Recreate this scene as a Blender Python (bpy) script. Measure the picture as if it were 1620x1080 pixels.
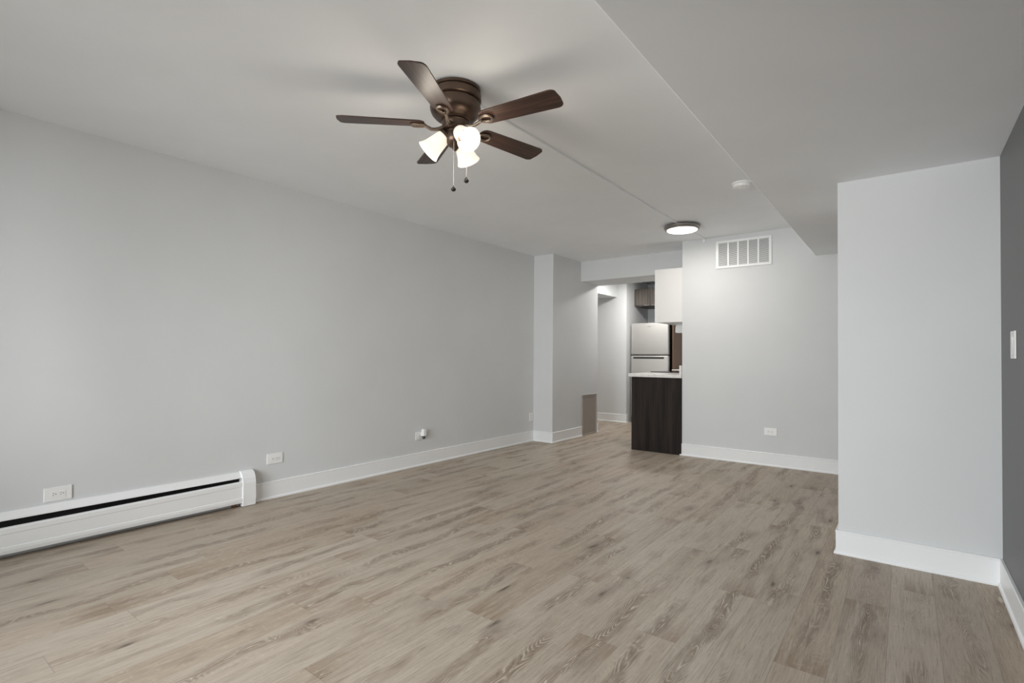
import bpy, bmesh, math, random
from mathutils import Vector, Matrix

for o in list(bpy.data.objects):
    bpy.data.objects.remove(o)
SC = bpy.context.scene
COL = SC.collection
PI = math.pi
random.seed(7)

# ------------------------------------------------------------------ camera
EYE = Vector((0, 0, 1.118))
YAW, PITCH, ROLL = 0.6495, 0.0150, 0.0069
FWD = Vector((-math.sin(YAW) * math.cos(PITCH), math.cos(YAW) * math.cos(PITCH), math.sin(PITCH)))
RGT0 = Vector((math.cos(YAW), math.sin(YAW), 0))
UP0 = RGT0.cross(FWD)
RGT = RGT0 * math.cos(ROLL) + UP0 * math.sin(ROLL)
UPV = -RGT0 * math.sin(ROLL) + UP0 * math.cos(ROLL)
cd = bpy.data.cameras.new('camera')
cam = bpy.data.objects.new('camera', cd)
COL.objects.link(cam)
cd.sensor_width = 36
cd.sensor_fit = 'HORIZONTAL'
cd.lens = 819.74 / 1620 * 36
cd.shift_y = 10.3 / 1620
cd.clip_start = 0.02
M = Matrix((RGT, UPV, -FWD)).transposed().to_4x4()
M.translation = EYE
cam.matrix_world = M
SC.camera = cam

# ------------------------------------------------------------------ colour management and light
vs = SC.view_settings
vs.view_transform = 'Standard'
vs.look = 'None'
vs.gamma = 1
vs.use_curve_mapping = False
vs.exposure = 0.0
SC.cycles.use_denoising = True
SC.cycles.max_bounces = 20
SC.cycles.diffuse_bounces = 16
SC.cycles.sample_clamp_indirect = 6
SC.cycles.caustics_reflective = False
SC.cycles.caustics_refractive = False

world = bpy.data.worlds.new('sky')
SC.world = world
world.use_nodes = True
wt = world.node_tree
bg = wt.nodes['Background']
bg.inputs[1].default_value = 15
w_tc = wt.nodes.new('ShaderNodeTexCoord')
w_sp = wt.nodes.new('ShaderNodeSeparateXYZ')
w_rp = wt.nodes.new('ShaderNodeValToRGB')
wt.links.new(w_tc.outputs['Generated'], w_sp.inputs[0])
w_mr = wt.nodes.new('ShaderNodeMapRange')
w_mr.inputs['From Min'].default_value = -1
wt.links.new(w_sp.outputs[2], w_mr.inputs['Value'])
wt.links.new(w_mr.outputs['Result'], w_rp.inputs[0])
wt.links.new(w_rp.outputs[0], bg.inputs[0])
ce = w_rp.color_ramp.elements
ce[0].position, ce[0].color = 0.30, (0.10, 0.10, 0.095, 1)      # unseen ground, kept dark to hold light off the near ceiling
ce[1].position, ce[1].color = 0.40, (0.92, 0.93, 0.92, 1)       # unseen pale band added at the horizon to brighten ceiling and soffit
e3 = ce.new(0.56)
e3.color = (0.93, 0.97, 1.0, 1)                                 # overcast sky


def lamp(name, kind, loc, power, color, size=0.1, size_y=None, rot=(0, 0, 0), spread=None):
    d = bpy.data.lights.new(name, kind)
    d.energy = power
    d.color = color
    if kind == 'AREA':
        if size_y:
            d.shape = 'RECTANGLE'
            d.size = size
            d.size_y = size_y
        else:
            d.shape = 'DISK'
            d.size = size
        if spread:
            d.spread = spread
    else:
        d.shadow_soft_size = size
    o = bpy.data.objects.new(name, d)
    o.location = loc
    o.rotation_euler = rot
    COL.objects.link(o)
    return o


REAR = -1.35          # the window wall behind the photographer
# daylight arriving at the two rear windows (outside the panes, shining in)
P_DAYL, P_FAN, P_FLUSH, P_HALL = 152, 2.0, 8.8, 27
lamp('daylight', 'AREA', (-1.95, REAR - 0.60, 2.05), P_DAYL, (0.92, 0.96, 1.0), 2.3, 1.5, (math.radians(46), 0, 0))

for px0, px1, pz0 in ((-3.10, -2.05, 0.10), (-1.85, -0.80, 0.10)):      # sampling portals at the two windows
    pl = lamp('window_portal', 'AREA', ((px0 + px1) / 2, REAR - 0.13, (pz0 + 2.1) / 2), 1, (1, 1, 1), px1 - px0, 2.1 - pz0, (PI / 2, 0, 0))
    pl.data.cycles.is_portal = True

# ------------------------------------------------------------------ node helpers


def lin(r, g, b):
    f = lambda c: (c / 255 / 12.92) if c / 255 <= 0.04045 else ((c / 255 + 0.055) / 1.055) ** 2.4
    return (f(r), f(g), f(b), 1)


def mat(name, color=(0.8, 0.8, 0.8, 1), rough=0.5, metal=0.0, spec=0.5, emit=None, emit_s=0.0):
    m = bpy.data.materials.new(name)
    m.use_nodes = True
    b = m.node_tree.nodes['Principled BSDF']
    b.inputs['Base Color'].default_value = color
    b.inputs['Roughness'].default_value = rough
    b.inputs['Metallic'].default_value = metal
    b.inputs['Specular IOR Level'].default_value = spec
    if emit:
        b.inputs['Emission Color'].default_value = emit
        b.inputs['Emission Strength'].default_value = emit_s
    return m


class NT:
    def __init__(self, m):
        self.t = m.node_tree
        self.b = self.t.nodes['Principled BSDF']

    def n(self, kind, **kw):
        x = self.t.nodes.new(kind)
        for k, v in kw.items():
            setattr(x, k, v)
        return x

    def put(self, sock, v):
        if hasattr(v, 'is_linked') or isinstance(v, bpy.types.NodeSocket):
            self.t.links.new(v, sock)
        else:
            sock.default_value = v

    def m(self, op, a, b=None, c=None, clamp=False):
        x = self.n('ShaderNodeMath', operation=op, use_clamp=clamp)
        self.put(x.inputs[0], a)
        if b is not None:
            self.put(x.inputs[1], b)
        if c is not None:
            self.put(x.inputs[2], c)
        return x.outputs[0]

    def xyz(self, a, b, c):
        x = self.n('ShaderNodeCombineXYZ')
        for i, v in enumerate((a, b, c)):
            self.put(x.inputs[i], v)
        return x.outputs[0]

    def noise(self, vec, scale=1.0, detail=2.0, rough=0.5, dist=0.0):
        x = self.n('ShaderNodeTexNoise')
        self.put(x.inputs['Vector'], vec)
        x.inputs['Scale'].default_value = scale
        x.inputs['Detail'].default_value = detail
        x.inputs['Roughness'].default_value = rough
        x.inputs['Distortion'].default_value = dist
        return x.outputs[0]

    def step(self, v, lo, hi, a=0.0, b=1.0, kind='SMOOTHSTEP'):
        x = self.n('ShaderNodeMapRange', interpolation_type=kind)
        self.put(x.inputs['Value'], v)
        x.inputs['From Min'].default_value = lo
        x.inputs['From Max'].default_value = hi
        x.inputs['To Min'].default_value = a
        x.inputs['To Max'].default_value = b
        return x.outputs['Result']

    def mix(self, f, a, b, mode='MIX'):
        x = self.n('ShaderNodeMix', data_type='RGBA', blend_type=mode)
        self.put(x.inputs[0], f)
        self.put(x.inputs[6], a)
        self.put(x.inputs[7], b)
        return x.outputs[2]

    def coord(self):
        tc = self.n('ShaderNodeTexCoord')
        s = self.n('ShaderNodeSeparateXYZ')
        self.t.links.new(tc.outputs['Object'], s.inputs[0])
        return s.outputs


def paint(name, col, rough=0.6, bump=0.04, spec=0.35):
    m = mat(name, col, rough, spec=spec)
    t = NT(m)
    x, y, z = t.coord()[:3]
    v = t.xyz(x, y, z)
    f = t.noise(v, 2.2, 3)
    c = t.mix(t.step(f, 0.3, 0.7), tuple(k * 0.985 for k in col[:3]) + (1,), tuple(min(1, k * 1.012) for k in col[:3]) + (1,))
    t.put(t.b.inputs['Base Color'], c)
    bp = t.n('ShaderNodeBump')
    bp.inputs['Strength'].default_value = bump
    bp.inputs['Distance'].default_value = 0.002
    t.put(bp.inputs['Height'], t.noise(v, 160, 2))
    t.put(t.b.inputs['Normal'], bp.outputs[0])
    return m


def floor_material():
    m = mat('greige_oak_plank', rough=0.42, spec=0.28)
    t = NT(m)
    W, L = 0.165, 1.22
    x, y, z = t.coord()[:3]
    u = t.m('ADD', t.m('DIVIDE', x, W), 200.37)
    row = t.m('FLOOR', u)
    fu = t.m('FRACT', u)
    wn = t.n('ShaderNodeTexWhiteNoise', noise_dimensions='1D')
    t.put(wn.inputs['W'], row)
    v = t.m('ADD', t.m('DIVIDE', y, L), t.m('MULTIPLY', wn.outputs['Value'], 7.31))
    col = t.m('FLOOR', v)
    fv = t.m('FRACT', v)
    wid = t.n('ShaderNodeTexWhiteNoise', noise_dimensions='3D')
    t.put(wid.inputs['Vector'], t.xyz(row, col, 3.0))
    sp = t.n('ShaderNodeSeparateColor')
    t.put(sp.inputs[0], wid.outputs['Color'])
    r1, r2, r3 = sp.outputs[0], sp.outputs[1], sp.outputs[2]
    px = t.m('MULTIPLY', t.m('SUBTRACT', fu, 0.5), W)
    zo = t.m('MULTIPLY', r1, 61.0)
    pxo = t.m('ADD', px, t.m('MULTIPLY', r2, 9.0))
    # knots
    vo = t.n('ShaderNodeTexVoronoi', feature='F1')
    vo.inputs['Scale'].default_value = 1.0
    wob = t.noise(t.xyz(t.m('MULTIPLY', pxo, 38.0), t.m('MULTIPLY', y, 9.0), zo), 1.0, 3)
    kx = t.m('MULTIPLY_ADD', wob, 0.22, t.m('MULTIPLY', pxo, 7.5))
    t.put(vo.inputs['Vector'], t.xyz(kx, t.m('MULTIPLY_ADD', wob, 0.25, t.m('MULTIPLY', y, 2.3)), zo))
    sc = t.n('ShaderNodeSeparateColor')
    t.put(sc.inputs[0], vo.outputs['Color'])
    has = t.step(sc.outputs[0], 0.44, 0.50)
    kd = vo.outputs['Distance']
    knot = t.m('MULTIPLY', t.step(kd, 0.01, 0.13, 1, 0), has)
    halo = t.m('MULTIPLY', t.step(kd, 0.04, 0.42, 1, 0), has)
    # a meandering heart band along each plank
    mean = t.noise(t.xyz(zo, t.m('MULTIPLY', y, 1.7), 4.0), 1.0, 3)
    cen = t.m('MULTIPLY', t.m('SUBTRACT', mean, 0.5), 0.20)
    wid2 = t.noise(t.xyz(zo, t.m('MULTIPLY', y, 2.6), 9.0), 1.0, 2)
    off = t.m('ABSOLUTE', t.m('SUBTRACT', px, cen))
    band = t.step(t.m('DIVIDE', off, t.m('MULTIPLY_ADD', wid2, 0.080, 0.002)), 0.35, 1.0, 1, 0)
    lenm = t.noise(t.xyz(t.m('ADD', zo, 31.0), t.m('MULTIPLY', y, 1.15), 2.0), 1.0, 3, 0.6)
    lenm = t.step(lenm, 0.40, 0.60)
    band = t.m('MULTIPLY', band, lenm)
    # figure (cathedral) contour lines
    base = t.noise(t.xyz(t.m('MULTIPLY', pxo, 7.5), t.m('MULTIPLY', y, 0.95), zo), 1.0, 1.5, 0.45, 0.25)
    field = t.m('ADD', base, t.m('MULTIPLY', halo, 0.16))
    field = t.m('MULTIPLY_ADD', t.m('POWER', off, 1.0), 1.1, field)
    field = t.m('MULTIPLY_ADD', wob, 0.022, field)
    s = t.m('SINE', t.m('MULTIPLY', field, 290.0))
    line = t.step(s, 0.45, 1.0)
    dline = t.step(s, -0.4, -1.0)
    brk = t.step(t.noise(t.xyz(t.m('MULTIPLY', pxo, 50.0), t.m('MULTIPLY', y, 14.0), zo), 1.0, 2), 0.38, 0.62)
    # streaks and fibre
    streak = t.noise(t.xyz(t.m('MULTIPLY', pxo, 24.0), t.m('MULTIPLY', y, 1.3), t.m('ADD', zo, 5.0)), 1.0, 6, 0.62, 0.4)
    dark = t.step(streak, 0.47, 0.74)
    fibre = t.noise(t.xyz(t.m('MULTIPLY', pxo, 260.0), t.m('MULTIPLY', y, 9.0), zo), 1.0, 4, 0.65)
    cross = t.noise(t.xyz(t.m('MULTIPLY', pxo, 34.0), t.m('MULTIPLY', y, 50.0), zo), 1.0, 3)
    cl = t.mix(r1, lin(192, 183, 173), lin(176, 165, 153))
    cl = t.mix(t.m('MULTIPLY', t.step(r3, 0.45, 1.0), 0.32), cl, lin(168, 146, 124))
    cl = t.mix(t.m('MULTIPLY', dark, 0.42), cl, lin(136, 119, 103))
    endm = t.m('MULTIPLY', t.step(t.m('ABSOLUTE', t.m('SUBTRACT', fv, 0.5)), 0.30, 0.50), t.step(r2, 0.45, 0.55))
    endm = t.m('MULTIPLY', endm, t.step(streak, 0.36, 0.60))
    cl = t.mix(t.m('MULTIPLY', endm, 0.55), cl, lin(138, 117, 97))
    cl = t.mix(t.m('MULTIPLY', band, 0.56), cl, lin(122, 105, 89))
    cl = t.mix(t.m('MULTIPLY', dline, t.m('MULTIPLY_ADD', band, 0.35, 0.05)), cl, lin(96, 82, 70))
    li = t.m('MULTIPLY', t.m('MULTIPLY', line, brk), t.m('MULTIPLY_ADD', band, 0.75, 0.13))
    cl = t.mix(li, cl, lin(210, 201, 190))
    cl = t.mix(t.step(fibre, 0.50, 0.72, 0, 0.50), cl, lin(122, 107, 94))
    cl = t.mix(t.step(fibre, 0.46, 0.28, 0, 0.42), cl, lin(212, 204, 194))
    cl = t.mix(t.step(cross, 0.58, 0.72, 0, 0.16), cl, lin(214, 206, 196))
    cl = t.mix(t.m('MULTIPLY', halo, 0.40), cl, lin(120, 106, 94))
    cl = t.mix(t.m('MULTIPLY', knot, 0.75), cl, lin(72, 62, 54))
    dx = t.m('MULTIPLY', t.m('MINIMUM', fu, t.m('SUBTRACT', 1.0, fu)), W)
    dy = t.m('MULTIPLY', t.m('MINIMUM', fv, t.m('SUBTRACT', 1.0, fv)), L)
    d = t.m('MINIMUM', dx, dy)
    cl = t.mix(t.step(d, 0.0004, 0.0018, 0.32, 0.0), cl, lin(95, 82, 70))
    cl = t.mix(1.0, cl, (0.93, 0.905, 0.855, 1), 'MULTIPLY')
    t.put(t.b.inputs['Base Color'], cl)
    t.put(t.b.inputs['Roughness'], t.m('MULTIPLY_ADD', fibre, 0.18, 0.40))
    bp = t.n('ShaderNodeBump')
    bp.inputs['Strength'].default_value = 0.22
    bp.inputs['Distance'].default_value = 0.0012
    h = t.m('ADD', t.m('MULTIPLY', fibre, 0.4), t.step(d, 0.0, 0.002))
    t.put(bp.inputs['Height'], h)
    t.put(t.b.inputs['Normal'], bp.outputs[0])
    return m


def wood(name, c0, c1, axis, scale=1.0, rough=0.45, stretch=0.06):
    m = mat(name, rough=rough)
    t = NT(m)
    s = list(t.coord()[:3])
    s = [t.m('MULTIPLY', k, (stretch if i == axis else 1.0) * scale * 40) for i, k in enumerate(s)]
    v = t.xyz(*s)
    a = t.noise(v, 0.55, 4, 0.65, 0.4)
    b = t.noise(v, 3.0, 2)
    c = t.mix(t.step(a, 0.36, 0.66), c0, c1)
    c = t.mix(t.step(b, 0.5, 0.75, 0, 0.35), c, c0)
    t.put(t.b.inputs['Base Color'], c)
    return m


def quartz():
    m = mat('white_quartz', (0.8, 0.79, 0.78, 1), 0.25)
    t = NT(m)
    x, y, z = t.coord()[:3]
    a = t.noise(t.xyz(x, y, z), 7, 5, 0.6, 1.2)
    c = t.mix(t.step(t.m('ABSOLUTE', t.m('SUBTRACT', a, 0.5)), 0.0, 0.03, 0.45, 0.0), (0.80, 0.79, 0.77, 1), (0.55, 0.53, 0.51, 1))
    t.put(t.b.inputs['Base Color'], c)
    return m


def brushed(name, col, axis, rough=0.3, metal=1.0):
    m = mat(name, col, rough, metal)
    t = NT(m)
    s = [t.m('MULTIPLY', k, 3.0 if i == axis else 260.0) for i, k in enumerate(t.coord()[:3])]
    a = t.noise(t.xyz(*s), 1.0, 3)
    t.put(t.b.inputs['Roughness'], t.step(a, 0.2, 0.8, rough - 0.05, rough + 0.10))
    return m


def clear_glass():
    m = bpy.data.materials.new('window_glass')
    m.use_nodes = True
    nt = m.node_tree
    nt.nodes.remove(nt.nodes['Principled BSDF'])
    tr = nt.nodes.new('ShaderNodeBsdfTransparent')
    gl = nt.nodes.new('ShaderNodeBsdfGlossy')
    gl.inputs['Roughness'].default_value = 0.0
    fr = nt.nodes.new('ShaderNodeFresnel')
    mx = nt.nodes.new('ShaderNodeMixShader')
    nt.links.new(fr.outputs[0], mx.inputs[0])
    nt.links.new(tr.outputs[0], mx.inputs[1])
    nt.links.new(gl.outputs[0], mx.inputs[2])
    nt.links.new(mx.outputs[0], nt.nodes['Material Output'].inputs[0])
    return m


def frosted(name, s):
    m = bpy.data.materials.new(name)
    m.use_nodes = True
    nt = m.node_tree
    b = nt.nodes['Principled BSDF']
    b.inputs['Base Color'].default_value = (0.50, 0.48, 0.45, 1)
    b.inputs['Roughness'].default_value = 0.35
    b.inputs['Emission Color'].default_value = (1.0, 0.90, 0.76, 1)
    b.inputs['Emission Strength'].default_value = s
    tl = nt.nodes.new('ShaderNodeBsdfTranslucent')
    tl.inputs[0].default_value = (0.95, 0.90, 0.82, 1)
    mx = nt.nodes.new('ShaderNodeMixShader')
    mx.inputs[0].default_value = 0.10
    nt.links.new(b.outputs[0], mx.inputs[1])
    nt.links.new(tl.outputs[0], mx.inputs[2])
    nt.links.new(mx.outputs[0], nt.nodes['Material Output'].inputs[0])
    return m


WALL = paint('light_grey_wall_paint', (0.672, 0.683, 0.688, 1))
CEIL = paint('pale_grey_ceiling_paint', (0.885, 0.905, 0.925, 1), 0.7)
DARK = paint('charcoal_accent_paint', (0.150, 0.150, 0.153, 1), 0.5)
TRIM = paint('white_trim_paint', (0.85, 0.86, 0.865, 1), 0.35, 0.01, 0.5)
PLAST = mat('white_plastic', (0.86, 0.86, 0.85, 1), 0.35)
SLOT = mat('dark_slot', (0.03, 0.03, 0.03, 1), 0.6)
ENAM = mat('white_enamel', (0.88, 0.89, 0.89, 1), 0.32)
BLACK = mat('black_shade_rubber', (0.008, 0.008, 0.008, 1), 0.7)  # near-black for painted cavity shade, also the gasket and feet
FIN = mat('dusty_fin_metal', (0.10, 0.10, 0.10, 1), 0.5, 0.6)
COPPER = mat('dull_copper', (0.25, 0.12, 0.07, 1), 0.45, 0.8)
FLOOR = floor_material()
ESPR = wood('espresso_cabinet_wood', (0.010, 0.0072, 0.006, 1), (0.030, 0.021, 0.017, 1), 2, 0.9, 0.6, 0.05)
ESPR.node_tree.nodes['Principled BSDF'].inputs['Specular IOR Level'].default_value = 0.2
GREYW = wood('grey_brown_cabinet_wood', (0.045, 0.037, 0.031, 1), (0.125, 0.106, 0.091, 1), 2, 1.0, 0.5, 0.06)
BROWN = mat('plain_brown_board', (0.155, 0.092, 0.058, 1), 0.55)
QRTZ = quartz()
STEEL = brushed('brushed_steel', (0.47, 0.46, 0.44, 1), 0, 0.48, 0.45)
GREYBODY = mat('dark_appliance_side', (0.018, 0.016, 0.015, 1), 0.5)
CGLASS = mat('black_ceramic_glass', (0.01, 0.01, 0.01, 1), 0.08)
WHITEC = mat('white_cabinet_laminate', (0.77, 0.765, 0.755, 1), 0.35)
BRONZE = mat('oil_rubbed_bronze', (0.115, 0.078, 0.058, 1), 0.36, 0.85)
BRONZL = mat('antique_bronze', (0.20, 0.155, 0.12, 1), 0.40, 0.8)
WALNUT = wood('dark_walnut_blade', (0.028, 0.013, 0.009, 1), (0.085, 0.040, 0.026, 1), 0, 1.6, 0.36, 0.06)
SHADE = frosted('frosted_glass_shade', 0.72)
BULB = mat('lit_bulb', (1, 1, 1, 1), 0.4, emit=(1, 0.93, 0.82, 1), emit_s=6)
DIFF = mat('lit_diffuser', (0.95, 0.95, 0.95, 1), 0.4, emit=(1, 0.965, 0.90, 1), emit_s=9)
NICKEL = mat('brushed_nickel_trim', (0.30, 0.28, 0.26, 1), 0.35, 0.9)
CHAIN = mat('pale_chain_metal', (0.55, 0.53, 0.50, 1), 0.4, 0.7)
BALL = mat('dark_bronze_knob', (0.03, 0.025, 0.022, 1), 0.35, 0.5)
BEIGE = mat('beige_panel_paint', (0.43, 0.39, 0.355, 1), 0.5)
GLASS = clear_glass()

# ------------------------------------------------------------------ mesh helpers


def box(bm, lo, hi, bev=0.0, seg=2):
    r = bmesh.ops.create_cube(bm, size=1.0)
    vs_ = r['verts']
    c = [(a + b) / 2 for a, b in zip(lo, hi)]
    d = [abs(b - a) for a, b in zip(lo, hi)]
    for v in vs_:
        v.co = Vector((c[0] + v.co.x * d[0], c[1] + v.co.y * d[1], c[2] + v.co.z * d[2]))
    if bev:
        es = list({e for v in vs_ for e in v.link_edges})
        bmesh.ops.bevel(bm, geom=es, offset=bev, segments=seg, profile=0.5, affect='EDGES')


def lathe(bm, prof, seg=48, mtx=None, close=False):
    """prof: list of (radius, height) revolved about local Z."""
    rings = []
    for r, h in prof:
        if r < 1e-6:
            rings.append([bm.verts.new((0, 0, h))])
        else:
            rings.append([bm.verts.new((r * math.cos(2 * PI * k / seg), r * math.sin(2 * PI * k / seg), h)) for k in range(seg)])
    pairs = list(zip(rings[:-1], rings[1:]))
    if close:
        pairs.append((rings[-1], rings[0]))
    for a, b in pairs:
        for k in range(seg):
            q = (k + 1) % seg
            if len(a) == 1 and len(b) == 1:
                continue
            if len(a) == 1:
                bm.faces.new((a[0], b[q], b[k]))
            elif len(b) == 1:
                bm.faces.new((a[k], a[q], b[0]))
            else:
                bm.faces.new((a[k], a[q], b[q], b[k]))
    if mtx:
        bmesh.ops.transform(bm, matrix=mtx, verts=[v for r in rings for v in r])


def tube(bm, pts, rad, seg=10, closed=False, flat=1.0):
    pts = [Vector(p) for p in pts]
    n = len(pts)
    rads = rad if isinstance(rad, (list, tuple)) else [rad] * n
    rings = []
    for i, p in enumerate(pts):
        a = pts[(i - 1) % n] if (closed or i > 0) else p
        b = pts[(i + 1) % n] if (closed or i < n - 1) else p
        d = (b - a).normalized()
        ref = Vector((0, 0, 1)) if abs(d.z) < 0.95 else Vector((1, 0, 0))
        s = d.cross(ref).normalized()
        w = s.cross(d)
        rings.append([bm.verts.new(p + s * rads[i] * math.cos(2 * PI * k / seg) + w * rads[i] * flat * math.sin(2 * PI * k / seg)) for k in range(seg)])
    pr = list(zip(rings[:-1], rings[1:]))
    if closed:
        pr.append((rings[-1], rings[0]))
    for a, b in pr:
        for k in range(seg):
            q = (k + 1) % seg
            bm.faces.new((a[k], a[q], b[q], b[k]))
    if not closed:
        bm.faces.new(rings[0])
        bm.faces.new(rings[-1][::-1])


def prism(bm, outline, axis, lo, hi):
    """extrude a closed 2D outline along an axis (0: outline in YZ, 1: in XZ, 2: in XY)."""
    def P(a, b, h):
        return ((h, a, b), (a, h, b), (a, b, h))[axis]
    A = [bm.verts.new(P(a, b, lo)) for a, b in outline]
    B = [bm.verts.new(P(a, b, hi)) for a, b in outline]
    n = len(outline)
    for i in range(n):
        j = (i + 1) % n
        bm.faces.new((A[i], A[j], B[j], B[i]))
    bm.faces.new(A[::-1])
    bm.faces.new(B)


def obj(name, bm, m, parent=None, smooth=False, loc=None):
    bmesh.ops.recalc_face_normals(bm, faces=bm.faces)
    me = bpy.data.meshes.new(name)
    bm.to_mesh(me)
    bm.free()
    me.materials.append(m)
    if smooth:
        for p in me.polygons:
            p.use_smooth = True
        me.set_sharp_from_angle(angle=math.radians(38))
    o = bpy.data.objects.new(name, me)
    COL.objects.link(o)
    if parent:
        o.parent = parent
    if loc:
        o.location = loc
    return o


def quick(name, lo, hi, m, parent=None, bev=0.0):
    bm = bmesh.new()
    box(bm, lo, hi, bev)
    return obj(name, bm, m, parent)


def tag(o, label, cat, group=None):
    o['label'] = label
    o['category'] = cat
    if group:
        o['group'] = group
    return o


def thing(name, label, cat, loc=(0, 0, 0), group=None, rot=(0, 0, 0)):
    o = bpy.data.objects.new(name, None)
    o.empty_display_size = 0.1
    COL.objects.link(o)
    o.location = loc
    o.rotation_euler = rot
    return tag(o, label, cat, group)


def struct(o, label=None):
    o['kind'] = 'structure'
    if label:
        o['label'] = label
    return o


# ------------------------------------------------------------------ room dimensions
LW, BW, CE, SO = -3.922, 5.886, 2.441, 2.130      # left wall x, back wall y, ceiling z, soffit z
SX, RX, PX, PY = -0.708, 0.379, -0.310, 3.516     # soffit edge x, right wall x, pillar x, pillar y
CX, CY0, CY1 = -3.623, 5.640, 6.858               # pier on the left wall
KX = -2.030                                       # kitchen wall plane (faces -x)
HY = 8.160                                        # hallway end wall
AX, AY = -3.765, 9.080                            # fridge alcove side and back
HL = -5.10

# floor and ceiling
struct(quick('floor', (HL - 0.15, REAR - 0.15, -0.08), (RX + 0.15, AY + 0.15, 0.0), FLOOR))
struct(quick('ceiling', (HL - 0.15, REAR - 0.15, CE), (RX + 0.15, AY + 0.15, CE + 0.1), CEIL))
bm = bmesh.new()
box(bm, (SX, REAR, SO), (RX, BW, CE))
bmesh.ops.bevel(bm, geom=[e for e in bm.edges if all(abs(v.co.x - SX) < 1e-5 and abs(v.co.z - SO) < 1e-5 for v in e.verts)], offset=0.010, segments=4, profile=0.5, affect='EDGES')
struct(obj('trim_1', bm, CEIL, None, True), 'dropped ceiling soffit along the right side of the room')
# walls
struct(quick('wall_left', (LW - 0.12, REAR, 0), (LW, CY1, CE), WALL))
struct(quick('wall_pier', (LW, CY0, 0), (CX, CY1, CE), WALL))
struct(quick('wall_back', (KX, BW, 0), (RX, AY, CE), WALL))
struct(quick('wall_right', (RX, REAR, 0), (RX + 0.12, BW, CE), DARK))
struct(quick('wall_pillar', (PX, PY, 0), (RX, PY + 0.75, SO), WALL))
struct(quick('wall_hall', (HL, HY, 0), (AX, AY, CE), WALL))
struct(quick('wall_hall_left', (HL - 0.12, CY1 - 0.12, 0), (HL, AY, CE), WALL))
struct(quick('wall_hall_front', (HL, CY1 - 0.12, 0), (LW - 0.12, CY1, CE), WALL))
struct(quick('wall_alcove', (AX, AY, 0), (RX, AY + 0.12, CE), WALL))
struct(quick('trim_2', (CX, 6.362, 2.165), (KX, 6.900, CE), WALL), 'header beam over the kitchen opening')
struct(quick('trim_3', (HL, CY1, 2.135), (-3.942, HY, CE), WALL), 'bulkhead along the hallway ceiling')

# rear wall with two windows behind the photographer
bm = bmesh.new()
WZ, WZ1 = (0.10, 0.10), 2.10
wins = [(-3.10, -2.05), (-1.85, -0.80)]
xs = [LW - 0.12, wins[0][0], wins[0][1], wins[1][0], wins[1][1], RX + 0.12]
for k in range(5):
    if k % 2 == 0:
        box(bm, (xs[k], REAR - 0.12, 0), (xs[k + 1], REAR, CE))
    else:
        box(bm, (xs[k], REAR - 0.12, 0), (xs[k + 1], REAR, WZ[k // 2]))
        box(bm, (xs[k], REAR - 0.12, WZ1), (xs[k + 1], REAR, CE))
struct(obj('wall_rear', bm, WALL))
for i, (a, b) in enumerate(wins):
    bm = bmesh.new()
    f, WZ0 = 0.05, WZ[i]
    for lo, hi in (((a, WZ0), (a + f, WZ1)), ((b - f, WZ0), (b, WZ1)), ((a + f, WZ0), (b - f, WZ0 + f)), ((a + f, WZ1 - f), (b - f, WZ1)),
                   ((a + f, (WZ0 + WZ1) / 2 - 0.02), (b - f, (WZ0 + WZ1) / 2 + 0.02))):
        box(bm, (lo[0], REAR - 0.09, lo[1]), (hi[0], REAR - 0.03, hi[1]))
    w = struct(obj('window_%d' % (i + 1), bm, TRIM))
    quick('pane', (a + f, REAR - 0.064, WZ0 + f), (b - f, REAR - 0.060, WZ1 - f), GLASS, w)

# ------------------------------------------------------------------ baseboards
BH = 0.134
PROFILE = [(0, 0), (0.021, 0), (0.021, 0.008), (0.019, 0.013), (0.0145, 0.018), (0.012, 0.019), (0.012, BH - 0.012),
           (0.0135, BH - 0.009), (0.0135, BH - 0.004), (0.010, BH), (0, BH)]


def baseboard(name, path, side):
    """sweep the moulding along a floor path; side=+1 puts it to the left of the travel direction."""
    bm = bmesh.new()
    P = [Vector(p) for p in path]
    n = len(P)
    rings = []
    for i in range(n):
        ds = []
        if i > 0:
            ds.append((P[i] - P[i - 1]).normalized())
        if i < n - 1:
            ds.append((P[i + 1] - P[i]).normalized())
        ns = [Vector((-d.y, d.x)) * side for d in ds]
        nn = sum(ns, Vector((0, 0)))
        nn = nn / nn.length
        nn = nn / nn.dot(ns[0])
        rings.append([bm.verts.new((P[i].x + nn.x * (d + 0.0005), P[i].y + nn.y * (d + 0.0005), z + 0.0005)) for d, z in PROFILE])
    for a, b in zip(rings[:-1], rings[1:]):
        for k in range(len(PROFILE)):
            q = (k + 1) % len(PROFILE)
            bm.faces.new((a[k], a[q], b[q], b[k]))
    bm.faces.new(rings[0])
    bm.faces.new(rings[-1][::-1])
    return struct(obj(name, bm, TRIM))


baseboard('baseboard_left', [(LW, 1.945), (LW, CY0), (CX, CY0), (CX, 6.388)], -1)
baseboard('baseboard_pier', [(CX, CY1 - 0.012), (CX, CY1), (CX - 0.5, CY1)], -1)
baseboard('baseboard_back', [(KX, BW + 0.002), (KX, BW), (RX, BW)], -1)
baseboard('baseboard_right', [(PX, PY + 0.75), (PX, PY), (RX, PY), (RX, REAR)], -1)
baseboard('baseboard_hall', [(HL, HY), (AX, HY), (AX, 8.22)], -1)

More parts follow.
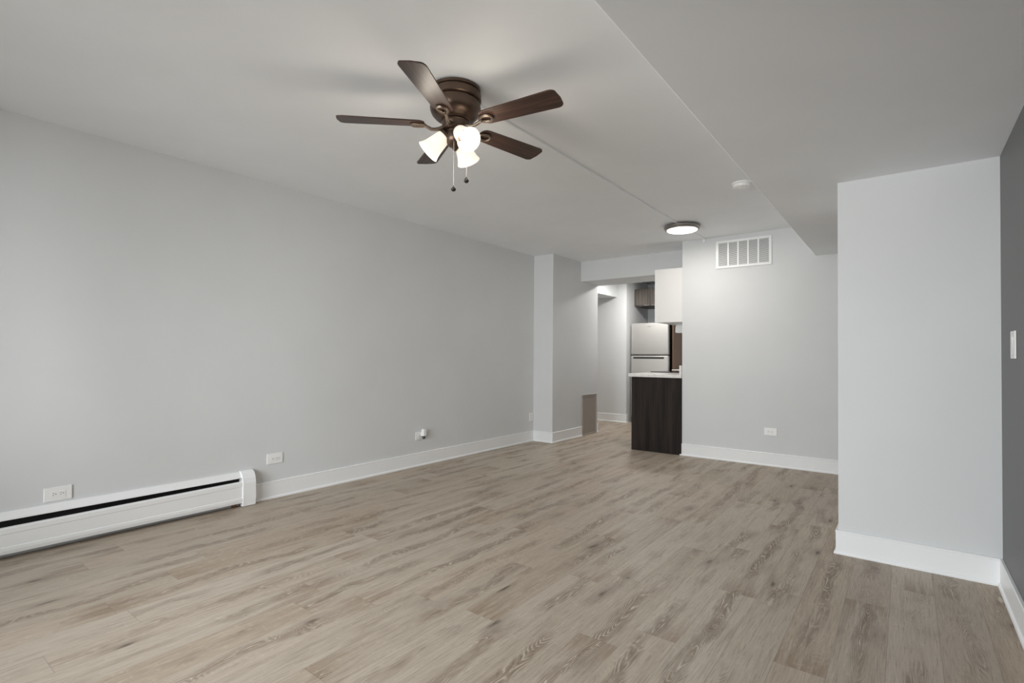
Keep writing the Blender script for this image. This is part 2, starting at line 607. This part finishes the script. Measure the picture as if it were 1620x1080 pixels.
# ------------------------------------------------------------------ baseboard heater
HE = LW + 0.0008
hroot = thing('baseboard_heater', 'long white metal baseboard heater with dark top slot on left wall', 'heater', (HE, 0, 0))
bm = bmesh.new()
prism(bm, [(0, 0.012), (0.003, 0.012), (0.003, 0.240), (0.016, 0.240), (0.040, 0.214), (0.043, 0.207), (0.045, 0.209), (0.042, 0.217), (0.017, 0.250), (0, 0.250)], 1, REAR + 0.02, 1.845)
obj('back_plate', bm, ENAM, hroot)
bm = bmesh.new()
prism(bm, [(0.046, 0.186), (0.058, 0.184), (0.063, 0.178), (0.063, 0.152), (0.0605, 0.148), (0.0605, 0.070), (0.064, 0.066), (0.065, 0.050), (0.061, 0.030), (0.048, 0.026),
           (0.048, 0.029), (0.059, 0.033), (0.062, 0.050), (0.0575, 0.068), (0.0575, 0.150), (0.060, 0.154), (0.060, 0.176), (0.056, 0.181), (0.046, 0.183)], 1, REAR + 0.02, 1.846)
for v in bm.verts:          # the cover sits a little lower towards the near end
    if v.co.z > 0.14:
        v.co.z -= (1.846 - v.co.y) * 0.0095
obj('front_cover', bm, ENAM, hroot)
bm = bmesh.new()
prof = [(0, 0.004), (0.066, 0.004), (0.069, 0.060), (0.069, 0.170), (0.062, 0.205), (0.046, 0.236), (0.020, 0.253), (0, 0.253)]
prism(bm, prof, 1, 1.842, 1.938)
bmesh.ops.bevel(bm, geom=[e for e in bm.edges if abs(e.verts[0].co.y - e.verts[1].co.y) < 1e-6 and e.verts[0].co.y > 1.9], offset=0.004, segments=2, affect='EDGES')
obj('end_cap', bm, ENAM, hroot)
bm = bmesh.new()
y = REAR + 0.05
while y < 1.80:
    box(bm, (0.008, y, 0.075), (0.046, y + 0.0012, 0.150))
    y += 0.018
obj('heating_fins', bm, FIN, hroot)
bm = bmesh.new()
tube(bm, [(0.027, REAR + 0.03, 0.112), (0.027, 1.80, 0.112), (0.027, 1.82, 0.10), (0.030, 1.825, 0.03), (0.040, 1.80, 0.018), (0.045, 1.775, 0.016)], 0.010)
obj('copper_pipe', bm, COPPER, hroot, True)
quick('cavity_shade', (0.0035, REAR + 0.03, 0.03), (0.006, 1.84, 0.236), BLACK, hroot)  # black sheet painted in as the shade inside the heater casing
for y in (0.72, 0.80, 1.50, -0.3):
    bm = bmesh.new()
    prism(bm, [(0.007, 0.150), (0.044, 0.168), (0.044, 0.172), (0.007, 0.158)], 1, y, y + 0.018)
    obj('bracket', bm, FIN, hroot)

# ------------------------------------------------------------------ wall outlets


def plate_mesh(w, h, d=0.006):
    bm = bmesh.new()
    box(bm, (-w / 2, -d, -h / 2), (w / 2, -0.0004, h / 2), 0.0025)
    return bm


def outlet(name, label, loc, rotz, horizontal=True, w=0.127, h=0.080, ground=1, group='duplex wall outlets'):
    r = thing(name, label, 'outlet', loc, group, (0, 0, rotz))
    obj('cover_plate', plate_mesh(w, h), PLAST, r)
    bm = bmesh.new()
    iw, ih = (0.066, 0.033) if horizontal else (0.033, 0.066)
    box(bm, (-iw / 2, -0.0078, -ih / 2), (iw / 2, -0.0062, ih / 2), 0.0006)
    rec = obj('receptacle', bm, PLAST, r)
    bm = bmesh.new()
    for s in (-1, 1):
        def B(u, v, du, dv):
            if horizontal:
                box(bm, (s * 0.0165 + u - du, -0.0084, v - dv), (s * 0.0165 + u + du, -0.0079, v + dv))
            else:
                box(bm, (v - dv, -0.0084, s * 0.0165 + u - du), (v + dv, -0.0079, s * 0.0165 + u + du))
        B(-0.005 * ground, 0.0055, 0.0040, 0.0010)
        B(-0.005 * ground, -0.0055, 0.0034, 0.0010)
        B(0.006 * ground, 0.0, 0.0022, 0.0024)
    obj('slots', bm, SLOT, rec)
    return r


RL = PI / 2   # plates on the left wall face +x
outlet('wall_outlet', 'white horizontal outlet on left wall just above the baseboard heater', (LW, 0.815, 0.301), RL)
outlet('wall_outlet', 'white horizontal outlet on left wall just past the heater end cap', (LW, 2.113, 0.306), RL)
outlet('wall_outlet', 'white horizontal outlet on left wall with a power adapter plugged in', (LW, 3.634, 0.303), RL)
outlet('wall_outlet', 'white vertical outlet on left wall tight beside the projecting pier', (LW, 5.582, 0.318), RL, False, 0.078, 0.105)
outlet('wall_outlet', 'white horizontal outlet low on back wall below the air grille', (-1.112, BW, 0.353), 0, w=0.119, h=0.077)

ad = thing('power_adapter', 'small white power adapter plugged into the left wall outlet', 'adapter', (LW + 0.0088, 3.655, 0.33))
bm = bmesh.new()
box(bm, (0.004, -0.019, -0.030), (0.042, 0.019, 0.040), 0.005)
obj('housing', bm, PLAST, ad)
quick('plug_face', (0.0, -0.017, -0.036), (0.006, 0.017, 0.012), PLAST, ad, 0.002)
bm = bmesh.new()
box(bm, (0.008, -0.014, -0.048), (0.034, 0.014, -0.0305), 0.003)
obj('socket_end', bm, mat('grey_connector', (0.10, 0.10, 0.10, 1), 0.4), ad)
bm = bmesh.new()
lathe(bm, [(0, -0.060), (0.011, -0.060), (0.012, -0.057), (0.012, -0.051), (0, -0.0485)], 20, Matrix.Translation((0.020, 0.004, 0)))
obj('collar', bm, SLOT, ad, True)

sw = thing('light_switch', 'white rocker light switch on the charcoal right wall', 'switch', (RX, 3.125, 1.181), None, (0, 0, -PI / 2))
obj('cover_plate', plate_mesh(0.115, 0.121, 0.0065), PLAST, sw)
bm = bmesh.new()
prism(bm, [(-0.0068, 0.033), (-0.0100, 0.033), (-0.0078, 0.0), (-0.0072, -0.033), (-0.0068, -0.033)], 0, -0.017, 0.017)
obj('rocker', bm, PLAST, sw)
for zz in (-0.049, 0.049):
    bm = bmesh.new()
    lathe(bm, [(0, 0), (0.0032, 0), (0.0026, 0.0012), (0, 0.0014)], 14, Matrix.Translation((0, -0.0066, zz)) @ Matrix.Rotation(PI / 2, 4, 'X'))
    obj('screw', bm, CHAIN, sw, True)

# ------------------------------------------------------------------ return air grille on the back wall
gx0, gx1, gz0, gz1 = -1.656, -1.098, 2.086, 2.388
gr = thing('air_grille', 'white louvered return air grille high on the back wall', 'vent', ((gx0 + gx1) / 2, BW, (gz0 + gz1) / 2))
w2, h2 = (gx1 - gx0) / 2, (gz1 - gz0) / 2
bm = bmesh.new()
e = 0.027
for lo, hi in (((-w2, -h2), (w2, -h2 + e)), ((-w2, h2 - e), (w2, h2)), ((-w2, -h2 + e), (-w2 + e, h2 - e)), ((w2 - e, -h2 + e), (w2, h2 - e))):
    box(bm, (lo[0], -0.011, lo[1]), (hi[0], -0.0005, hi[1]), 0.002, 1)
obj('frame', bm, ENAM, gr)
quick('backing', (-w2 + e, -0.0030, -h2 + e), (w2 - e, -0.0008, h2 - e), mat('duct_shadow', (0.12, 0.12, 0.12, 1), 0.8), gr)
inner = 2 * (w2 - e)
for k in range(1, 5):
    xx = -w2 + e + inner * k / 5
    quick('mullion', (xx - 0.008, -0.0105, -h2 + e), (xx + 0.008, -0.0035, h2 - e), ENAM, gr)
for k in range(5):
    bm = bmesh.new()
    a = -w2 + e + inner * k / 5 + (0.0085 if k else 0.0002)
    b = -w2 + e + inner * (k + 1) / 5 - (0.0085 if k < 4 else 0.0002)
    z = -h2 + e + 0.004
    while z < h2 - e - 0.006:
        prism(bm, [(-0.0095, z - 0.0005), (-0.0090, z - 0.0012), (-0.0036, z + 0.0052), (-0.0042, z + 0.0059)], 0, a, b)
        z += 0.0098
    obj('louvers', bm, ENAM, gr)

# ------------------------------------------------------------------ ceiling fixtures
# flush light
FL = Vector((-1.785, 5.165, CE))
fl = thing('ceiling_light', 'round flush ceiling light with dark metal rim near the back wall', 'ceiling light', FL)
bm = bmesh.new()
lathe(bm, [(0, -0.001), (0.120, -0.001), (0.125, -0.012), (0.168, -0.014), (0.174, -0.018), (0.174, -0.030), (0.170, -0.035), (0.164, -0.037), (0.164, -0.046), (0.160, -0.050), (0.146, -0.050), (0.146, -0.044), (0, -0.044)], 64)
obj('rim', bm, NICKEL, fl, True)
bm = bmesh.new()
lathe(bm, [(0, -0.0445), (0.1455, -0.0445), (0.1455, -0.051), (0.138, -0.056), (0.08, -0.060), (0, -0.061)], 64)
obj('diffuser', bm, DIFF, fl, True)
lamp('flush_lamp', 'AREA', FL + Vector((0, 0, -0.066)), P_FLUSH, (1, 0.945, 0.87), 0.28)
# unseen hallway fixture, hidden by the header beam
lamp('hall_lamp', 'AREA', (-3.28, 7.52, CE - 0.05), P_HALL, (1, 0.97, 0.93), 0.26)

# surface raceway
bm = bmesh.new()
prism(bm, [(-0.011, CE - 0.0005), (-0.011, CE - 0.010), (-0.008, CE - 0.0135), (0.008, CE - 0.0135), (0.011, CE - 0.010), (0.011, CE - 0.0005)], 1, 2.005, FL.y - 0.128)
tag(obj('cable_raceway', bm, CEIL, None, loc=(FL.x, 0, 0)), 'long thin white cable raceway on ceiling from fan to flush light', 'raceway', 'ceiling cable raceways')
bm = bmesh.new()
prism(bm, [(-0.011, CE - 0.0005), (-0.011, CE - 0.010), (-0.008, CE - 0.0135), (0.008, CE - 0.0135), (0.011, CE - 0.010), (0.011, CE - 0.0005)], 1, FL.y + 0.128, BW - 0.0005)
box(bm, (-0.011, BW - 0.0135, CE - 0.045), (0.011, BW - 0.0005, CE - 0.0135))
tag(obj('cable_raceway', bm, CEIL, None, loc=(FL.x, 0, 0)), 'short cable raceway running from flush light to back wall', 'raceway', 'ceiling cable raceways')

# smoke detector
sd = thing('smoke_detector', 'white round smoke detector on ceiling beside the soffit edge', 'smoke detector', (-0.985, 4.165, CE))
bm = bmesh.new()
lathe(bm, [(0, -0.0005), (0.068, -0.0005), (0.070, -0.003), (0.070, -0.011), (0.066, -0.013), (0, -0.013)], 48)
obj('mounting_base', bm, PLAST, sd, True)
bm = bmesh.new()
lathe(bm, [(0, -0.0135), (0.058, -0.0135), (0.062, -0.017), (0.062, -0.026), (0.056, -0.034), (0.036, -0.037), (0.034, -0.035), (0.026, -0.035), (0.024, -0.038), (0, -0.039)], 48)
obj('sensor_head', bm, PLAST, sd, True)

# ------------------------------------------------------------------ ceiling fan
FX, FY = -1.780, 1.865
fan = thing('ceiling_fan', 'bronze five blade flush mount ceiling fan with three lit glass shades', 'ceiling fan', (FX, FY, CE))
bm = bmesh.new()
lathe(bm, [(0, -0.0008), (0.118, -0.0008), (0.124, -0.004), (0.124, -0.016), (0.117, -0.020), (0.117, -0.024), (0.127, -0.030), (0.128, -0.048),
           (0.128, -0.058), (0.121, -0.063), (0.114, -0.065), (0.114, -0.070), (0.122, -0.075), (0.126, -0.092), (0.124, -0.110), (0.116, -0.128), (0.102, -0.143), (0.088, -0.152),
           (0.078, -0.156), (0.078, -0.160), (0.071, -0.163), (0, -0.163)], 72)
obj('motor_housing', bm, BRONZE, fan, True)
bm = bmesh.new()
lathe(bm, [(0, -0.1635), (0.069, -0.1635), (0.071, -0.167), (0.066, -0.171), (0.066, -0.196), (0.060, -0.204), (0.050, -0.210), (0, -0.210)], 56)
obj('hub', bm, BRONZE, fan, True)
bm = bmesh.new()
lathe(bm, [(0, -0.2105), (0.046, -0.2105), (0.048, -0.214), (0.044, -0.220), (0.049, -0.232), (0.051, -0.250), (0.045, -0.270), (0.032, -0.284), (0.018, -0.290), (0.012, -0.300), (0.008, -0.306), (0, -0.308)], 48)
kit = obj('light_kit', bm, BRONZE, fan, True)

# blades: local +X is outward
ZB = 2.2634 - CE
R0, R1 = 0.150, 0.570


def blade_outline():
    pts = []
    ir, orr = 0.018, 0.030
    hw0, hw1 = 0.050, 0.062

    def arc(cx, cy, r, a0, a1, n=7):
        return [(cx + r * math.cos(math.radians(a0 + (a1 - a0) * k / n)), cy + r * math.sin(math.radians(a0 + (a1 - a0) * k / n))) for k in range(n + 1)]
    pts += arc(R1 - orr, hw1 - orr, orr, 90, 20)
    pts += [(R1 + 0.003, 0.0)]
    pts += arc(R1 - orr, -hw1 + orr, orr, -20, -90)
    pts += arc(R0 + 0.034, -hw0 + 0.034, 0.034, 270, 195)
    pts += arc(R0 + 0.034, hw0 - 0.034, 0.034, 165, 90)
    return pts


bm = bmesh.new()
prism(bm, blade_outline(), 2, -0.0030, 0.0030)
bmesh.ops.bevel(bm, geom=[e for e in bm.edges if abs(e.verts[0].co.z - e.verts[1].co.z) < 1e-6], offset=0.0012, segments=1, affect='EDGES')
bladem = obj('blade', bm, WALNUT, fan)
bm = bmesh.new()
arm = [(0.060, 0, -0.0205 + 0.006), (0.080, 0, -0.022), (0.100, 0.002, -0.026), (0.118, 0.004, -0.026), (0.135, 0.005, -0.018), (0.152, 0.004, -0.012)]
tube(bm, arm, [0.011, 0.0095, 0.0085, 0.008, 0.008, 0.007], 10)
loop = []
for k in range(28):
    a = 2 * PI * k / 28
    rr = 0.030 + 0.004 * math.cos(a)
    loop.append((0.181 + 0.034 * math.cos(a), 0.023 * math.sin(a) * (1 + 0.25 * math.cos(a)), -0.0090))
tube(bm, loop, 0.0072, 8, True)
for sx, sy in ((0.155, 0.0), (0.200, 0.020), (0.200, -0.020)):
    lathe(bm, [(0, -0.0145), (0.0035, -0.0145), (0.005, -0.012), (0.005, -0.0035), (0, -0.0035)], 12, Matrix.Translation((sx, sy, 0)))
ironm = obj('blade_iron', bm, BRONZL, bladem, True)
PITCHB = math.radians(10)
for k in range(5):
    th = math.radians(-64.75 + 72 * k)
    if k == 0:
        b = bladem
    else:
        b = bladem.copy()
        COL.objects.link(b)
        b.parent = fan
        ir = ironm.copy()
        COL.objects.link(ir)
        ir.parent = b
    b.matrix_local = Matrix.Translation((0, 0, ZB)) @ Matrix.Rotation(th, 4, 'Z') @ Matrix.Rotation(-PITCHB, 4, 'X')

# lamp shades
SHL = 0.120
for az, tilt, rho, mz in ((-138.0, 45, 0.134, 2.124), (-18.0, 37, 0.136, 2.143), (102.0, 45, 0.134, 2.124)):
    a, tl = math.radians(az), math.radians(tilt)
    d = Vector((math.cos(a) * math.cos(tl), math.sin(a) * math.cos(tl), -math.sin(tl)))
    mouth = Vector((rho * math.cos(a), rho * math.sin(a), mz - CE))
    neck = mouth - d * SHL
    q = d.to_track_quat('Z', 'Y').to_matrix().to_4x4()
    mt = Matrix.Translation(neck) @ q
    bm = bmesh.new()
    lathe(bm, [(0.028, 0.000), (0.033, 0.004), (0.037, 0.020), (0.041, 0.048), (0.046, 0.078), (0.052, 0.102), (0.060, SHL), (0.0575, SHL), (0.0495, 0.102), (0.0435, 0.078), (0.0385, 0.048), (0.0345, 0.020), (0.030, 0.006), (0.025, 0.003)], 48, mt, True)
    sh = obj('lamp_shade', bm, SHADE, fan, True)
    bm = bmesh.new()
    lathe(bm, [(0, 0.012), (0.012, 0.014), (0.013, 0.036), (0.022, 0.056), (0.026, 0.072), (0.022, 0.088), (0.012, 0.096), (0, 0.098)], 24, mt)
    obj('bulb', bm, BULB, sh, True)
    bm = bmesh.new()
    lathe(bm, [(0, -0.034), (0.012, -0.032), (0.015, -0.020), (0.030, -0.010), (0.037, -0.004), (0.038, 0.008), (0.0355, 0.010), (0.0335, 0.003), (0.020, -0.001), (0, -0.001)], 32, mt)
    obj('lamp_holder', bm, BRONZE, fan, True)
    lamp('fan_lamp', 'POINT', Vector((FX, FY, CE)) + mouth + d * 0.040, P_FAN, (1, 0.90, 0.76), 0.06)

# pull chains
for off, fw, zt, zb in ((-0.002, 0.040, -0.262, 1.945), (0.060, 0.030, -0.250, 1.990)):
    p = Vector((FX, FY, 0)) + RGT0 * off - Vector((-math.sin(YAW), math.cos(YAW), 0)) * fw
    px, py = p.x - FX, p.y - FY
    bm = bmesh.new()
    z = zt
    tube(bm, [(px * 0.7, py * 0.7, zt + 0.004), (px, py, zt - 0.002), (px, py, zb - CE)], 0.0009, 6)
    while z > zb - CE:
        bmesh.ops.create_icosphere(bm, subdivisions=1, radius=0.0016, matrix=Matrix.Translation((px, py, z)))
        z -= 0.0055
    ch = obj('pull_chain', bm, CHAIN, fan, True)
    bm = bmesh.new()
    zk = zb - CE
    lathe(bm, [(0, zk + 0.004), (0.003, zk + 0.003), (0.004, zk - 0.001), (0.0095, zk - 0.006), (0.0125, zk - 0.014), (0.0105, zk - 0.021), (0.006, zk - 0.025), (0, zk - 0.026)], 24, Matrix.Translation((px, py, 0)))
    obj('knob', bm, BALL, ch, True)

# ------------------------------------------------------------------ access panel on the pier
ap = thing('access_panel', 'beige framed access panel low on the side of the pier', 'access panel', (CX + 0.0005, 6.395, 0.002))
bm = bmesh.new()
for lo, hi in (((0, 0), (0.030, 0.565)), ((0.390, 0), (0.420, 0.565)), ((0.030, 0), (0.390, 0.024)), ((0.030, 0.541), (0.390, 0.565))):
    box(bm, (0, lo[0], lo[1]), (0.010, hi[0], hi[1]), 0.0015, 1)
box(bm, (0, -0.004, 0.565), (0.014, 0.424, 0.573), 0.001, 1)
obj('frame', bm, BEIGE, ap)
quick('panel', (0, 0.031, 0.025), (0.006, 0.389, 0.540), mat('taupe_panel_paint', (0.36, 0.32, 0.285, 1), 0.55), ap, 0.001)

# ------------------------------------------------------------------ kitchen
CT = 0.915
# peninsula base cabinet with dark end panel
bc = thing('base_cabinet', 'dark espresso wood base cabinet end beside the back wall corner', 'cabinet', (KX, BW, 0))
quick('end_panel', (-0.607, -0.018, 0.001), (-0.002, 0.002, 0.876), ESPR, bc, 0.0008)
quick('carcass', (-0.585, 0.0025, 0.10), (-0.002, 0.660, 0.876), WHITEC, bc)
quick('toe_kick', (-0.520, 0.0025, 0.001), (-0.010, 0.660, 0.0995), ESPR, bc)
for z0, z1, nm in ((0.105, 0.700, 'door'), (0.706, 0.872, 'drawer_front')):
    d = quick(nm, (-0.606, 0.006, z0), (-0.586, 0.657, z1), ESPR, bc, 0.001)
    zz = z1 - 0.05
    bm = bmesh.new()
    tube(bm, [(-0.606, 0.26, zz), (-0.630, 0.26, zz), (-0.630, 0.40, zz), (-0.606, 0.40, zz)], 0.005)
    obj('handle', bm, CHAIN, d, True)
ct = thing('countertop', 'white stone countertop on dark cabinet end with short backsplash', 'countertop', (KX, BW, 0))
quick('slab', (-0.645, -0.032, 0.8765), (-0.0005, 0.668, CT), QRTZ, ct, 0.003)
quick('backsplash', (-0.024, -0.030, CT + 0.0003), (-0.0005, 0.668, 1.020), QRTZ, ct, 0.002)

# range with black glass cooktop
rg = thing('range', 'black glass topped range just behind the white countertop', 'stove', (KX, 6.560, 0))
quick('body', (-0.620, 0.004, 0.03), (-0.028, 0.756, 0.895), GREYBODY, rg, 0.004)
quick('cooktop', (-0.655, 0.0, 0.8955), (-0.0262, 0.760, 0.925), CGLASS, rg, 0.006)
quick('oven_door', (-0.650, 0.02, 0.18), (-0.6205, 0.74, 0.76), GREYBODY, rg, 0.006)
quick('control_panel', (-0.650, 0.01, 0.78), (-0.6205, 0.75, 0.890), STEEL, rg, 0.006)
bm = bmesh.new()
tube(bm, [(-0.650, 0.08, 0.72), (-0.695, 0.08, 0.72), (-0.695, 0.68, 0.72), (-0.650, 0.68, 0.72)], 0.009)
obj('oven_handle', bm, CHAIN, rg, True)
for k in range(4):
    bm = bmesh.new()
    yy = 0.12 + 0.17 * k
    lathe(bm, [(0, 0), (0.022, 0), (0.020, 0.024), (0, 0.026)], 20, Matrix.Translation((-0.650, yy, 0.835)) @ Matrix.Rotation(-PI / 2, 4, 'Y'))
    obj('knob', bm, GREYBODY, rg, True)
for k, (xx, yy, r) in enumerate(((-0.48, 0.2, 0.10), (-0.2, 0.2, 0.075), (-0.48, 0.56, 0.075), (-0.2, 0.56, 0.10))):
    bm = bmesh.new()
    lathe(bm, [(r - 0.003, 0.9252), (r, 0.9252), (r, 0.9256), (r - 0.003, 0.9256)], 40, Matrix.Translation((xx, yy, 0)), True)
    obj('burner_ring', bm, NICKEL, rg)

# far counter run
fc = thing('base_cabinet', 'far base cabinet beyond the range beside the refrigerator', 'cabinet', (KX, 7.325, 0))
quick('carcass', (-0.585, 0.004, 0.10), (-0.002, 1.745, 0.876), ESPR, fc)
quick('return_carcass', (-0.985, 0.95, 0.10), (-0.586, 1.745, 0.876), ESPR, fc)
fct = thing('countertop', 'far white countertop strip beyond the black range', 'countertop', (KX, 7.325, 0))
bm = bmesh.new()
prism(bm, [(-0.645, 0.0), (-0.0005, 0.0), (-0.0005, 1.750), (-0.985, 1.750), (-0.985, 0.93), (-0.645, 0.93)], 2, 0.8765, CT)
obj('slab', bm, QRTZ, fct)
quick('backsplash', (-0.024, 0.004, CT + 0.0003), (-0.0005, 1.750, 1.020), QRTZ, fct, 0.002)

# upper cabinets on the kitchen wall
uc = thing('upper_cabinet', 'white upper cabinet side hanging over the countertop', 'cabinet', (KX, BW, 0))
quick('side_panel', (-0.327, 0.0, 1.520), (-0.0005, 0.018, 2.142), WHITEC, uc, 0.0008)
quick('carcass', (-0.308, 0.0185, 1.526), (-0.0005, 0.664, 2.142), WHITEC, uc)
for a, b in ((0.0, 0.331), (0.334, 0.664)):
    d = quick('door', (-0.327, a + 0.020 if a == 0 else a, 1.522), (-0.3085, b, 2.140), WHITEC, uc, 0.001)
uc2 = thing('upper_cabinet', 'white upper cabinet above the range hood, behind the nearer one', 'cabinet', (KX, 6.555, 0))
quick('carcass', (-0.308, 0.0, 1.560), (-0.0005, 0.76, 2.142), WHITEC, uc2)
for a, b in ((0.002, 0.379), (0.382, 0.758)):
    quick('door', (-0.327, a, 1.562), (-0.3085, b, 2.140), WHITEC, uc2, 0.001)
hd = thing('range_hood', 'small white range hood below the upper cabinets', 'range hood', (KX, 6.600, 0))
bm = bmesh.new()
prism(bm, [(-0.0005, 1.430), (-0.335, 1.430), (-0.335, 1.500), (-0.315, 1.556), (-0.0005, 1.556)], 1, 0.0, 0.70)
obj('canopy', bm, ENAM, hd)
quick('filter', (-0.30, 0.05, 1.424), (-0.05, 0.65, 1.4295), NICKEL, hd)

# refrigerator
FRX0, FRX1, FRY = -3.738, -3.085, 8.280
fr = thing('refrigerator', 'stainless steel top freezer refrigerator in the kitchen alcove', 'refrigerator', (FRX0, FRY, 0))
W = FRX1 - FRX0
quick('body', (0.006, 0.072, 0.02), (W - 0.006, 0.720, 1.672), GREYBODY, fr, 0.004)
bm = bmesh.new()
box(bm, (0, 0, 1.150), (W, 0.068, 1.684), 0.016, 3)
d1 = obj('freezer_door', bm, STEEL, fr, True)
bm = bmesh.new()
box(bm, (0, 0, 0.09), (W, 0.068, 1.137), 0.016, 3)
d2 = obj('fridge_door', bm, STEEL, fr, True)
quick('gasket', (0.012, 0.020, 1.1365), (W - 0.012, 0.070, 1.1505), BLACK, fr)
quick('recess_shade', (0.045, -0.0020, 1.085), (W - 0.070, 0.004, 1.113), BLACK, d2, 0.001)  # black strip on the door face, painted as the handle recess's shade
bm = bmesh.new()
box(bm, (W / 2 - 0.030, -0.0016, 1.618), (W / 2 + 0.030, -0.0002, 1.626), 0.0005)
obj('badge', bm, NICKEL, d1)
quick('hinge_cover', (W - 0.07, 0.01, 1.6845), (W - 0.01, 0.09, 1.700), ENAM, fr, 0.004)
for xx in (0.05, W - 0.05):
    bm = bmesh.new()
    lathe(bm, [(0, 0.001), (0.02, 0.001), (0.02, 0.0195), (0, 0.0195)], 16, Matrix.Translation((xx, 0.12, 0)))
    obj('foot', bm, BLACK, fr)

tag(quick('tall_panel', (-3.060, 8.395, 0.001), (-3.040, AY - 0.001, 1.985), BROWN, None, 0.001), 'tall plain brown panel standing right of the refrigerator', 'panel')

oc = thing('overhead_cabinet', 'grey brown wood cabinet mounted above the refrigerator', 'cabinet', (AX, 8.480, 0))
OW = 0.722
quick('carcass', (0.001, 0.020, 1.990), (OW, AY - 8.480 - 0.001, 2.290), GREYW, oc)
for a, b in ((0.002, 0.292), (0.296, OW)):
    d = quick('door', (a, 0.0, 2.006), (b, 0.0195, 2.288), GREYW, oc, 0.001)
    quick('edge_pull', (b - 0.11 if a < 0.1 else a + 0.01, -0.010, 2.000), (b - 0.01 if a < 0.1 else a + 0.11, 0.010, 2.005), CHAIN, d)
